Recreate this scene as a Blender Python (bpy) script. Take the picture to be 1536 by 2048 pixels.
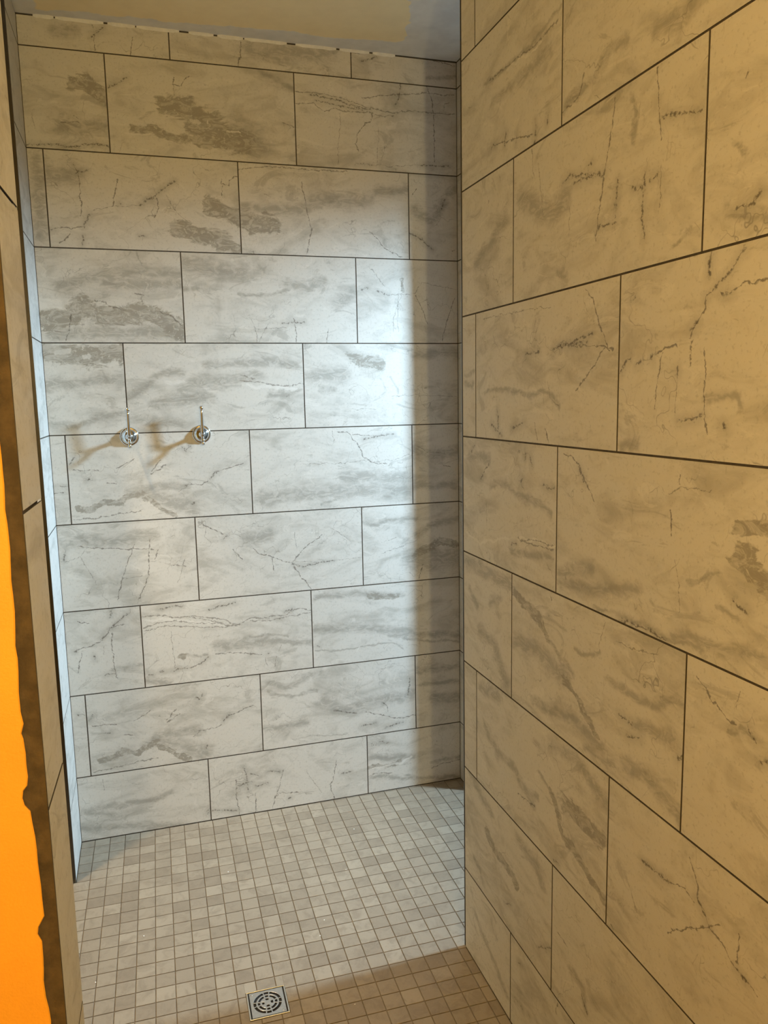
import bpy, bmesh, math, random
from mathutils import Matrix, Vector

# ------------------------------------------------------------------ scene reset
for o in list(bpy.data.objects):
    bpy.data.objects.remove(o, do_unlink=True)
scene = bpy.context.scene
COL = scene.collection
R_ = random.Random(7)

# ------------------------------------------------------------------ camera
# metres; floor z = 0, camera above the origin, back wall of the shower at y = 2.855
cam_data = bpy.data.cameras.new('camera')
cam_data.sensor_fit = 'VERTICAL'
cam_data.sensor_height = 36.0
cam_data.lens = 27.614
cam_data.clip_start = 0.02
cam = bpy.data.objects.new('camera', cam_data)
COL.objects.link(cam)
right = Vector((0.955997, -0.292739, -0.019323))
down = Vector((-0.060201, -0.131283, -0.989515))
fwd = Vector((0.287133, 0.947137, -0.143129))
m3 = Matrix((right, -down, -fwd)).transposed()
cam.matrix_world = Matrix.Translation((0, 0, 1.5685)) @ m3.to_4x4()
scene.camera = cam

# ------------------------------------------------------------------ world, light levels, exposure
world = bpy.data.worlds.new('world')
scene.world = world
world.use_nodes = True
bg = world.node_tree.nodes['Background']
bg.inputs['Color'].default_value = (0, 0, 0, 1)      # windowless, closed room
bg.inputs['Strength'].default_value = 0.0
scene.view_settings.view_transform = 'Standard'
scene.view_settings.look = 'None'
scene.view_settings.gamma = 1.0
scene.view_settings.use_curve_mapping = False
scene.view_settings.exposure = 0.0

PASSAGE_COLOR = (0.54, 0.785, 1.0)
PASSAGE_POWER = 760.0
PASSAGE_XY = (2.5, 1.985)
PASSAGE_Z = 2.34
PASSAGE_AIM = (0.34, 2.75, 0.80)
PASSAGE_CONE = 69.0
VANITY_COLOR = (1.0, 0.80, 0.37)
VANITY_POWER = 71.0
ALCOVE_COLOR = (1.0, 0.76, 0.46)
ALCOVE_POWER = 150.0


def lamp(name, loc, color, power, radius, parent, kind='POINT', rot=None, spot=None):
    d = bpy.data.lights.new(name, kind)
    d.color = color
    d.energy = power
    d.shadow_soft_size = radius
    if kind == 'SPOT':
        d.spot_size = spot[0]
        d.spot_blend = spot[1]
    o = bpy.data.objects.new(name, d)
    COL.objects.link(o)
    o.location = loc
    if rot:
        o.rotation_euler = rot
    o.parent = parent
    return o


# ------------------------------------------------------------------ dimensions
YB = 2.855          # back wall tile face
XL = -0.302         # tile face of the left return
YL = 2.600          # front face of the left return
XW = 1.175          # tile face of the right return
YRET = 2.740        # end of the right return
XR = 0.800          # tile face of the near right wall
YWING = 1.913       # end of the near right wall
ZC = 2.780          # ceiling
P = 0.305           # tile course
PH = 0.618          # tile length + joint
JOINT = 0.0030
Z5 = 1.4663
LINES = [Z5 + (5 - k) * P for k in range(0, 10)]      # LINES[k] = joint above course k
TOP = 2.775
XJ = -0.113         # tiled jamb of the entry
YJ0, YJ1 = 0.8165, 0.930

# ------------------------------------------------------------------ the print on the wall tiles (wall metres x 1000)
# kind: h hairline, c crack, k broken dark vein, a banded line, b soft cloud, B hard-edged patch, l pale patch
BACK_PRINT = """
B.025 -151,2586 -105,2594 -70,2575 -53,2554
b.027 -188,2443 -59,2457
k -300,2389 -222,2397 -160,2392 -118,2404 -76,2409 -54,2404
h -277,2490 -272,2441
a -193,2467 -173,2466 -136,2469
h -157,2490 -131,2479
B.038 134,2546 177,2541 230,2521 288,2502
B.044 227,2478 326,2462 386,2447
B.016 29,2464 81,2463 128,2447 201,2443 274,2429
l.006 223,2499 243,2491
l.004 342,2480 377,2478
l.003 273,2506 278,2499
c 170,2633 165,2610 190,2609 194,2624 216,2642
c 167,2610 165,2577
k -42,2582 -13,2600 18,2617
b.027 -271,2346 -279,2115
k -122,2185 -140,2158 -148,2144
k -33,2220 -26,2223
k 34,2221 59,2239 88,2255 119,2283 154,2307
h -114,2200 -57,2212 34,2221
c -30,2301 -45,2248 -52,2214
c -164,2339 -152,2307 -149,2256 -150,2214 -152,2177
c -246,2133 -200,2144 -183,2135 -150,2148
k -150,2115 -156,2087
c -222,2089 -188,2119
h 122,2257 144,2214 182,2182
c 93,2246 96,2217 79,2182
k 27,2122 40,2125
B.030 269,2235 314,2213 354,2190
B.033 165,2147 259,2126 349,2095
c 309,2320 306,2306 333,2302 334,2317 358,2333
c 309,2301 306,2266
k -161,2311 -147,2317 -124,2323
b.033 -238,2302 -161,2307
b.049 362,2497 411,2462 435,2424
a 527,2519 564,2507
b.011 446,2686 563,2629
a 570,2625 626,2627 679,2625 733,2619 842,2594 897,2586 931,2586 1011,2598 1081,2595 1169,2600
a 569,2586 635,2592 677,2570 716,2583 753,2574 841,2579 897,2568 931,2576
k 626,2620 679,2615 722,2609 787,2594 842,2589
k 641,2602 700,2597 765,2587 814,2586
a 815,2624 899,2639 961,2649 1058,2663 1128,2659 1169,2665
k 959,2684 952,2643 937,2607
c 853,2580 846,2549 824,2540 795,2500 786,2471 799,2444
h 731,2565 733,2525 723,2474 721,2394
c 1059,2683 1075,2649 1084,2593 1086,2521 1085,2427
k 787,2400 843,2401
h 843,2401 922,2401 1032,2413
k 1032,2411 1150,2415
h 874,2531 866,2403
h 895,2466 877,2403
a 1122,2606 1128,2628 1146,2637
a 775,2769 818,2773
k 818,2748 846,2756 868,2765
a 963,2782 1042,2778 1129,2771 1170,2762
b.008 1059,2711 1170,2729
b.033 414,2744 525,2741 683,2757
c 396,2752 390,2723 384,2694
a 366,2356 459,2372 527,2371 617,2369 753,2373
B.038 379,2184 425,2186 472,2178
b.022 381,2234 479,2229 602,2245
c 586,2327 593,2280 602,2235 616,2169 597,2086
h 450,2282 476,2269
c 835,2168 866,2138 894,2107 951,2087
b.022 864,2310 972,2321
b.027 614,2261 835,2288
c 998,2307 1016,2329
b.022 1006,2254 1065,2215 1119,2281
k 990,2169 1034,2149 1075,2113
k 1113,2259 1125,2297
c 1153,2113 1166,2113
b.022 1149,2325 1170,2326
b.025 -232,1953 -147,1984 -66,1996 30,2008 152,2001
b.022 -92,1966 150,1967
B.033 -286,1842 -217,1853 -172,1897 -122,1868 -70,1859 22,1870 94,1846 142,1816
b.027 -266,1804 142,1806
c -204,1867 -212,1824 -224,1780
a -129,1912 -96,1903 -69,1888 -31,1879
a 81,1876 120,1861 148,1831
c 2,1936 33,1929
h 23,1927 24,1900
b.004 12,2066 21,2013
l.022 -300,1895 -246,1896
b.011 170,1952 210,1953
b.033 184,2042 356,2007
B.033 -298,1741 -225,1736 -132,1721 -59,1735
b.027 -292,1638 -65,1650
b.016 -289,1495 -195,1502 -121,1525 -63,1524
l.011 -257,1743 -229,1743
l.008 -174,1723 -156,1723
b.016 -34,1589 12,1624 74,1669
b.014 74,1674 134,1674
l.008 92,1638 138,1643
b.027 178,1637 287,1641 403,1655
b.016 212,1699 395,1703
b.022 53,1567 232,1584
b.022 -25,1512 124,1493
b.007 354,1940 431,1934 509,1946 552,1975
b.019 526,1979 589,1965 660,1990
b.027 701,1916 763,1948
c 540,1862 547,1816 551,1775
h 381,1861 405,1820 406,1774
h 448,1841 414,1774
c 668,1822 659,1775
k 500,1841 580,1845
h 400,1820 515,1826
k 796,1964 819,1970
k 858,1960 897,1945
h 897,1945 1000,1953 1030,1996 1088,1984 1171,1972
B.007 952,2005 951,1957
h 937,1946 933,1866 935,1813
h 948,1946 918,1866 915,1813
c 1006,1947 1029,1900 1052,1846
c 1162,1939 1129,1852 1110,1781
h 826,2048 886,1977
a 340,1642 418,1633 486,1619 540,1624 567,1628
a 341,1660 392,1646
b.021 395,1708 548,1697
b.013 443,1588 550,1602
l.006 345,1624 444,1612 539,1610
b.032 595,1654 716,1659
b.016 637,1606 687,1606
B.021 746,1722 830,1706 858,1695
b.021 991,1727 1170,1743
h 746,1532 843,1530
h 901,1575 977,1579 1169,1570
c -303,1271 -272,1274
h -283,1294 -257,1293
B.011 -222,1214 -186,1216 -139,1233 -89,1225 -65,1244 -18,1258
B.011 -5,1235 45,1198 91,1175
b.030 -13,1265 80,1226 155,1191
b.020 -60,1258 35,1278 131,1278
c -95,1347 -34,1379
c 19,1323 68,1353
c 20,1333 55,1370
k 128,1412 142,1396 153,1416
k 222,1298 235,1318 252,1322
c 255,1322 295,1335 336,1346
c 131,1278 189,1277 214,1289
k -247,1368 -230,1392
c -235,1347 -155,1343
k -193,1313 -177,1313
c -130,1301 -101,1294
a -247,1176 -157,1180 -82,1191 -22,1194
k 156,1209 161,1214
h 110,1254 140,1277
c -236,1088 -196,1075 -95,1065 13,1057
c -52,1079 -74,1026 -102,953 -121,884
c 1,1091 -8,1026 -12,965 -34,911 -56,865
h -209,1076 -234,1046 -206,992 -186,945
h -294,1034 -234,1046
k -281,1077 -286,1038
c 27,1053 13,1019
h -97,958 -31,962
c 57,993 120,988
h 116,1011 87,926
b.025 -276,1096 25,1099
c 186,1131 210,1117 259,1093
k 253,1073 268,1087
h 289,1091 318,1078
c 286,1034 320,995
c 362,1031 385,1008 424,999 469,977 503,966 529,920 571,864
c 504,971 560,1027 621,1066
k 511,960 552,948 596,958
k 596,958 663,964
h 663,964 764,967
h 504,974 596,964
h 655,1091 710,1049 732,1031
h 516,1084 522,1019
c 429,993 433,944
b.031 332,1065 412,1081
b.010 784,1099 841,1090 882,1104 999,1102
B.016 997,966 1087,1011 1166,982
b.047 967,940 1165,936
c 1020,918 1004,862
b.016 998,1040 1088,1079 1173,1091
h 880,1026 915,1034
h 856,977 997,1017
c 688,1450 732,1444 775,1389 790,1350 818,1333 880,1319
c 748,1438 831,1430
k 792,1418 854,1429 911,1433
h 671,1451 676,1408
h 549,1334 717,1332 801,1339
b.031 401,1214 550,1222 771,1226 942,1212
b.031 716,1278 943,1267
b.005 625,1175 680,1193
h 818,1333 909,1335 973,1354
b.018 989,1232 1167,1228
b.026 997,1375 1061,1351 1168,1358
c 1108,1304 1138,1300
h 1003,1386 1049,1357 1120,1354
k -143,851 -149,826
k -80,842 -105,822 -150,786
c -150,786 -160,766 -180,748
k -185,746 -175,758
c -102,794 -150,786
c -181,743 -214,727 -242,725 -275,713
k -277,713 -273,714
c -250,710 -269,636
c -148,770 -150,704 -148,636 -139,594
k -180,614 -151,621
h -177,722 -182,687
b.015 -145,636 -64,637
k -212,690 -211,675
c -263,818 -222,811
a -44,816 23,812 91,797 140,800 189,787 249,773 269,752 299,754 341,769 409,762
a -42,774 22,788 71,789 139,771 229,764 268,747
a -37,764 40,773 138,758 238,747 289,750
a 91,802 164,787 239,763
k 15,836 74,843 98,838
k 191,818 242,829 288,835
l.005 -45,803 42,799 139,781 238,755
k -33,599 -18,600
k 6,602 21,605
k 53,601 70,607
c 70,607 120,609 151,616 174,635
k 156,621 177,640
c 208,647 264,648 336,635 377,627
B.011 83,653 97,649
b.006 83,656 172,646
b.020 209,679 389,675
h 54,749 55,680 61,611
b.015 -48,582 38,561
k -282,483 -280,481
h -282,483 -257,477
b.013 -289,113 -218,117 -120,126 -47,114 29,139
b.013 -280,106 -195,91
h 87,176 146,172
h -215,229 -213,186
b.015 -293,55 47,7
k 290,196 299,155 301,92
k 266,121 314,130
k 334,109 377,113
c 259,150 256,83 265,1
k 167,39 204,32 253,22
c 332,64 324,2
a 338,770 416,770 469,768 507,791 565,780
k 469,781 491,787 496,792
a 337,760 421,754 495,765 565,769
b.006 335,701 439,695 471,691
b.013 334,674 561,659
c 451,655 442,634
k 334,633 338,633
k 397,623 400,628
h 431,614 424,576
h 389,613 395,580
b.015 589,827 715,826 929,806
B.013 809,812 912,802
b.018 585,706 767,687 985,653
b.004 582,615 709,615 822,611 903,610 937,589
b.007 938,629 1056,604 1170,592
l.003 742,597 754,615
k 590,634 596,632
b.013 880,647 1170,621
b.015 390,509 458,489 562,520 596,533
b.007 388,470 483,441 577,462
b.030 603,413 702,365 817,384 963,394
c 840,375 863,355 868,331
c 770,344 839,323 909,299 980,303
k 757,291 815,292
k 855,268 908,278 929,281
c 959,465 952,390
k 646,368 736,344
b.015 382,332 534,332
b.003 477,278 700,273
b.018 1000,489 1163,486
b.010 1000,430 1169,420
b.025 1053,364 1169,355
c 438,159 424,98 403,44 393,-1
k 311,162 343,151
k 381,162 429,151
c 415,65 513,53
k 458,37 466,38
b.004 513,53 547,48
c 651,159 632,80 620,64 638,2
h 527,138 586,41
k 672,103 707,106
h 329,80 329,5
B.009 782,111 870,106 906,118
l.005 811,98 876,111 917,107 965,126
a 781,73 810,83 881,71
b.013 789,149 977,125
k 828,210 860,205
a 1049,65 1086,77 1173,81
b.008 1050,89 1173,93
b.010 793,65 1160,9
c 45,2745 35,2689
c -74,2710 -73,2692
h -79,2769 -72,2737 -74,2715
k -82,2732 -71,2744 -45,2761
c 396,2768 383,2690
b.022 -194,2742 -136,2744
B.011 -222,299 -186,301 -139,318 -89,310 -65,329 -18,343
B.011 -5,320 45,283 91,260
b.030 -13,350 80,311 155,276
b.020 -60,343 35,363 131,363
c -95,432 -34,464
c 19,408 68,438
c 20,418 55,455
k 128,497 142,481 153,501
k 222,383 235,403 252,407
c 255,407 295,420 336,431
c 131,363 189,362 214,374
k -247,453 -230,477
c -235,432 -155,428
k -193,398 -177,398
c -130,386 -101,379
a -247,261 -157,265 -82,276 -22,279
k 156,294 161,299
h 110,339 140,362
"""
WING_PRINT = """
b.006 -1783,2277 -1674,2272 -1595,2270 -1505,2281 -1448,2291 -1433,2298
a -1749,2278 -1633,2273 -1522,2265 -1436,2274
l.003 -1663,2268 -1505,2262
k -1738,2128 -1721,2136
k -1668,2112 -1663,2140
k -1612,2104 -1607,2119
k -1528,2079 -1524,2121
k -1476,2102 -1473,2124
c -1727,2133 -1612,2112 -1537,2098
b.014 -1738,2226 -1471,2230
b.012 -1404,2105 -1360,2115 -1305,2120 -1267,2149 -1212,2150
b.017 -1129,2131 -1064,2112 -1038,2123
a -1416,2102 -1360,2108 -1340,2143
b.020 -1821,1890 -1738,1923 -1661,1957
c -1749,2022 -1755,2009
c -1239,2066 -1247,2025 -1260,1976 -1275,1924 -1289,1868 -1295,1840
c -1124,2069 -1118,2015 -1110,1958
h -1108,1921 -1108,1858
k -1409,1972 -1386,1977 -1313,1962 -1269,1950
k -1370,1962 -1306,1957
k -1321,1978 -1310,1977
k -1107,1990 -1077,1986 -1029,1972 -1016,1973
k -1148,1922 -1153,1894 -1154,1869 -1149,1819
k -1179,1904 -1156,1898
k -1134,1906 -1118,1911
k -1227,1929 -1231,1869
k -1286,1861 -1269,1863 -1231,1859
h -1509,2034 -1489,1917
h -1541,2071 -1531,2015
b.007 -1186,2060 -1182,1989 -1176,1971
b.005 -1082,1794 -1057,1799 -1041,1811
b.026 -1582,1987 -1464,1919 -1400,1940
h -1384,1921 -1387,1868
b.011 -1420,1809 -1396,1789
k -939,1818 -916,1815 -903,1821
k -905,1822 -894,1831
c -927,1992 -929,1985
b.012 -951,1817 -881,1794
b.006 -945,1903 -928,1882
h -1785,1754 -1579,1751 -1452,1745
c -1324,1762 -1299,1739 -1276,1696 -1241,1646
k -1433,1664 -1369,1668 -1332,1676 -1297,1679
k -1179,1723 -1168,1726
c -982,1769 -987,1736
k -989,1736 -984,1762
k -918,1761 -931,1750 -954,1728 -992,1707
k -961,1708 -940,1705
c -992,1707 -995,1687 -1016,1665 -1025,1648
k -1023,1660 -1010,1671
c -940,1707 -913,1714 -873,1714
b.008 -1902,1624 -1848,1632
b.011 -1902,1603 -1849,1596
k -1558,1658 -1502,1659
k -1441,1662 -1362,1664 -1317,1665
c -1361,1660 -1261,1654 -1229,1648
c -1258,1650 -1294,1618 -1351,1578
k -1703,1540 -1697,1473
k -1737,1501 -1680,1478
k -1626,1494 -1566,1510
b.007 -1785,1580 -1528,1572 -1456,1571 -1414,1546
h -1466,1597 -1447,1559 -1414,1546
c -1508,1476 -1518,1511
c -1472,1499 -1459,1474
k -1208,1604 -1190,1621 -1178,1627
k -1160,1616 -1149,1621
k -1118,1623 -1116,1631
c -1110,1627 -1084,1640 -1054,1640
c -1089,1632 -1100,1597 -1109,1544
c -992,1636 -988,1599 -989,1545 -978,1505
k -1047,1525 -1018,1526 -991,1535
h -1052,1608 -1053,1538
c -1020,1644 -1023,1607
b.008 -983,1554 -923,1560 -914,1545
k -946,1524 -941,1515
k -1054,1595 -1052,1605
b.011 -1196,1479 -1154,1484
k -1863,1423 -1837,1446
k -1799,1365 -1786,1374
b.011 -1749,1360 -1668,1363 -1594,1351
b.011 -1594,1351 -1496,1340 -1442,1329
k -1479,1381 -1435,1377
k -1564,1428 -1560,1442
k -1530,1417 -1535,1434
k -1579,1376 -1574,1386
c -1780,1382 -1755,1405
b.016 -1877,1417 -1761,1414
l.004 -1893,1219 -1812,1200 -1690,1226 -1593,1254 -1485,1256 -1432,1256
a -1593,1249 -1542,1244 -1485,1247 -1432,1250
a -1582,1244 -1504,1260 -1432,1258
k -1629,1226 -1603,1236
h -1768,1312 -1764,1260
b.011 -1624,1213 -1440,1228
c -1395,1452 -1340,1439 -1324,1417 -1279,1370
k -1339,1431 -1316,1405
b.016 -1414,1207 -1349,1221 -1289,1241
c -1038,1441 -1040,1425
h -1062,1409 -1037,1420 -966,1424
c -1058,1380 -1053,1343
b.015 -1405,1183 -1273,1205 -1143,1234
b.006 -1272,1169 -1171,1171 -1105,1175 -1029,1169 -966,1178
k -1190,1166 -1105,1171 -1060,1166
h -1041,1305 -1031,1260 -1026,1221
B.015 -907,1370 -872,1384 -851,1382
B.017 -905,1334 -881,1330 -846,1302
b.006 -942,1246 -895,1240
k -909,1270 -880,1259
b.006 -1009,1278 -941,1306
b.011 -1040,1179 -892,1200 -839,1199
b.011 -1880,1066 -1826,1034
b.013 -1749,1058 -1690,1083
b.020 -1800,975 -1713,957 -1654,892
b.020 -1893,1141 -1645,1129
B.013 -1612,1117 -1540,1101 -1482,1083 -1454,1063
b.026 -1600,1001 -1519,1016 -1374,989
b.008 -1445,1057 -1392,1028 -1342,1009
b.006 -1344,1069 -1298,1067 -1255,1088
h -1236,1150 -1255,1088
c -1443,1148 -1438,1142
k -1451,1105 -1446,1102
h -1201,1124 -1138,1124 -1080,1135
B.010 -1391,982 -1341,969 -1263,922
b.012 -1517,890 -1324,919 -1248,908
b.010 -1225,1044 -1159,1036 -1076,1048 -1014,1079
k -1183,988 -1144,988
k -1156,959 -1119,971
b.015 -1159,899 -1099,915 -1024,889 -1008,872
k -1019,978 -1006,988
b.008 -1299,877 -1205,885
b.017 -1132,989 -1025,1004
c -982,1132 -958,1120 -943,1106 -911,1092 -894,1089
b.004 -914,1075 -877,1090 -857,1083
k -869,1090 -852,1079
k -843,1055 -830,1061
h -889,1142 -895,1111
b.021 -1801,823 -1701,826
b.014 -1788,732 -1700,685 -1619,685 -1513,649
B.010 -1438,721 -1401,678 -1374,645 -1315,624 -1252,612 -1215,596
b.019 -1422,833 -1321,837 -1230,803
B.020 -1367,714 -1271,716 -1234,715
b.009 -1586,669 -1493,669
c -1586,632 -1503,644
k -1416,564 -1394,572
b.006 -1485,732 -1419,716 -1383,678
k -1103,750 -1073,748 -1028,757
c -1028,757 -992,765 -966,760
c -980,827 -963,797 -951,759 -931,740 -903,735 -866,711 -824,703
k -957,773 -931,740
k -866,714 -849,707
c -1029,663 -973,706 -909,759
c -867,771 -867,724
h -1144,684 -1116,641
B.015 -1763,439 -1699,412 -1617,411 -1594,392
b.016 -1871,549 -1815,523 -1737,499
b.018 -1584,517 -1491,504 -1470,475
k -1662,304 -1627,321
k -1477,311 -1420,349
b.011 -1844,308 -1789,281
c -1394,406 -1350,403
b.014 -1340,352 -1290,351 -1273,318
c -1290,333 -1269,307
c -1193,564 -1182,558
b.012 -1846,153 -1790,122 -1637,57
k -1581,194 -1572,198
k -1602,85 -1585,87
k -1563,88 -1557,87
k -1525,96 -1520,95
c -1390,238 -1396,207
"""

def parse(txt):
    out = []
    for line in txt.strip().split('\n'):
        tk = line.split()
        k, r = tk[0][0], float(tk[0][1:] or 0)
        pts = [tuple(float(v) / 1000 for v in t.split(',')) for t in tk[1:]]
        out.append((k, r, pts))
    return out


# ------------------------------------------------------------------ material helpers
class NT:
    def __init__(self, tree):
        self.t = tree

    def n(self, typ, **kw):
        nd = self.t.nodes.new(typ)
        for k, v in kw.items():
            setattr(nd, k, v)
        return nd

    def put(self, sock, v):
        if isinstance(v, bpy.types.NodeSocket):
            self.t.links.new(v, sock)
        else:
            sock.default_value = v

    def math(self, op, a, b=None, c=None, clamp=False):
        nd = self.n('ShaderNodeMath', operation=op, use_clamp=clamp)
        self.put(nd.inputs[0], a)
        if b is not None:
            self.put(nd.inputs[1], b)
        if c is not None:
            self.put(nd.inputs[2], c)
        return nd.outputs[0]

    def vmath(self, op, a, b=None, scale=None):
        nd = self.n('ShaderNodeVectorMath', operation=op)
        self.put(nd.inputs[0], a)
        if b is not None:
            self.put(nd.inputs[1], b)
        if scale is not None:
            self.put(nd.inputs['Scale'], scale)
        return nd.outputs['Value'] if op in ('DOT_PRODUCT', 'LENGTH') else nd.outputs[0]

    def noise(self, vec, scale, detail=2.0, rough=0.5, dist=0.0, color=False, dim='3D'):
        nd = self.n('ShaderNodeTexNoise', noise_dimensions=dim)
        self.put(nd.inputs['Vector'], vec)
        nd.inputs['Scale'].default_value = scale
        nd.inputs['Detail'].default_value = detail
        nd.inputs['Roughness'].default_value = rough
        nd.inputs['Distortion'].default_value = dist
        return nd.outputs['Color' if color else 'Fac']

    def remap(self, v, a, b, c=0.0, d=1.0, smooth=True):
        nd = self.n('ShaderNodeMapRange', interpolation_type='SMOOTHSTEP' if smooth else 'LINEAR', clamp=True)
        self.put(nd.inputs['Value'], v)
        for key, val in (('From Min', a), ('From Max', b), ('To Min', c), ('To Max', d)):
            self.put(nd.inputs[key], val)
        return nd.outputs[0]

    def mix(self, fac, a, b, mode='MIX'):
        nd = self.n('ShaderNodeMix', data_type='RGBA', blend_type=mode)
        self.put(nd.inputs['Factor'], fac)
        self.put(nd.inputs[6], a)
        self.put(nd.inputs[7], b)
        return nd.outputs[2]


def rgba(c):
    return (c[0], c[1], c[2], 1.0)


def new_mat(name):
    m = bpy.data.materials.new(name)
    m.use_nodes = True
    t = m.node_tree
    b = t.nodes['Principled BSDF']
    return m, NT(t), b


def coords(nt, kind='Object'):
    return nt.n('ShaderNodeTexCoord').outputs[kind]


def simple_mat(name, color, rough=0.6, metal=0.0, var=0.12, scale=30.0, bump=0.0, bscale=200.0, kind='Object'):
    m, nt, b = new_mat(name)
    co = coords(nt, kind)
    f = nt.noise(co, scale, 5.0, 0.6)
    lo = tuple(max(0, c * (1 - var)) for c in color)
    hi = tuple(min(1, c * (1 + var)) for c in color)
    nt.put(b.inputs['Base Color'], nt.mix(nt.remap(f, .3, .7), rgba(lo), rgba(hi)))
    b.inputs['Roughness'].default_value = rough
    b.inputs['Metallic'].default_value = metal
    if bump:
        bp = nt.n('ShaderNodeBump')
        bp.inputs['Strength'].default_value = bump
        bp.inputs['Distance'].default_value = 0.002
        nt.put(bp.inputs['Height'], nt.noise(co, bscale, 4.0, 0.6))
        nt.put(b.inputs['Normal'], bp.outputs[0])
    return m


# distance to a segment, as a node group: P, A, B-A, (B-A)/|B-A|^2, 1/width
def seg_group():
    g = bpy.data.node_groups.new('vein_segment', 'ShaderNodeTree')
    for nm, tp in (('P', 'NodeSocketVector'), ('A', 'NodeSocketVector'), ('D', 'NodeSocketVector'),
                   ('I', 'NodeSocketVector'), ('W', 'NodeSocketFloat'), ('Prev', 'NodeSocketFloat')):
        g.interface.new_socket(nm, in_out='INPUT', socket_type=tp)
    g.interface.new_socket('T', in_out='OUTPUT', socket_type='NodeSocketFloat')
    nt = NT(g)
    i = nt.n('NodeGroupInput')
    o = nt.n('NodeGroupOutput')
    ma = nt.n('ShaderNodeVectorMath', operation='MULTIPLY_ADD')      # keeps the segments in sequence
    nt.put(ma.inputs[0], i.outputs['Prev'])
    ma.inputs[1].default_value = (1e-9, 1e-9, 0)
    nt.put(ma.inputs[2], i.outputs['P'])
    pa = nt.vmath('SUBTRACT', ma.outputs[0], i.outputs['A'])
    dt = nt.vmath('DOT_PRODUCT', pa, i.outputs['I'])
    h = nt.math('ADD', dt, 0.0, clamp=True)
    bh = nt.vmath('SCALE', i.outputs['D'], scale=h)
    ln = nt.vmath('LENGTH', nt.vmath('SUBTRACT', pa, bh))
    nt.put(o.inputs['T'], nt.math('MINIMUM', nt.math('MULTIPLY', ln, i.outputs['W']), i.outputs['Prev']))
    return g


SEG = seg_group()
WIDTH = {'h': 0.0015, 'c': 0.0025, 'k': 0.0046, 'a': 0.0029}
STONE_LIGHT = (0.595, 0.575, 0.532)
STONE_MID = (0.425, 0.408, 0.368)
STONE_GREY = (0.270, 0.257, 0.226)
STONE_VEIN = (0.095, 0.082, 0.066)


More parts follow.
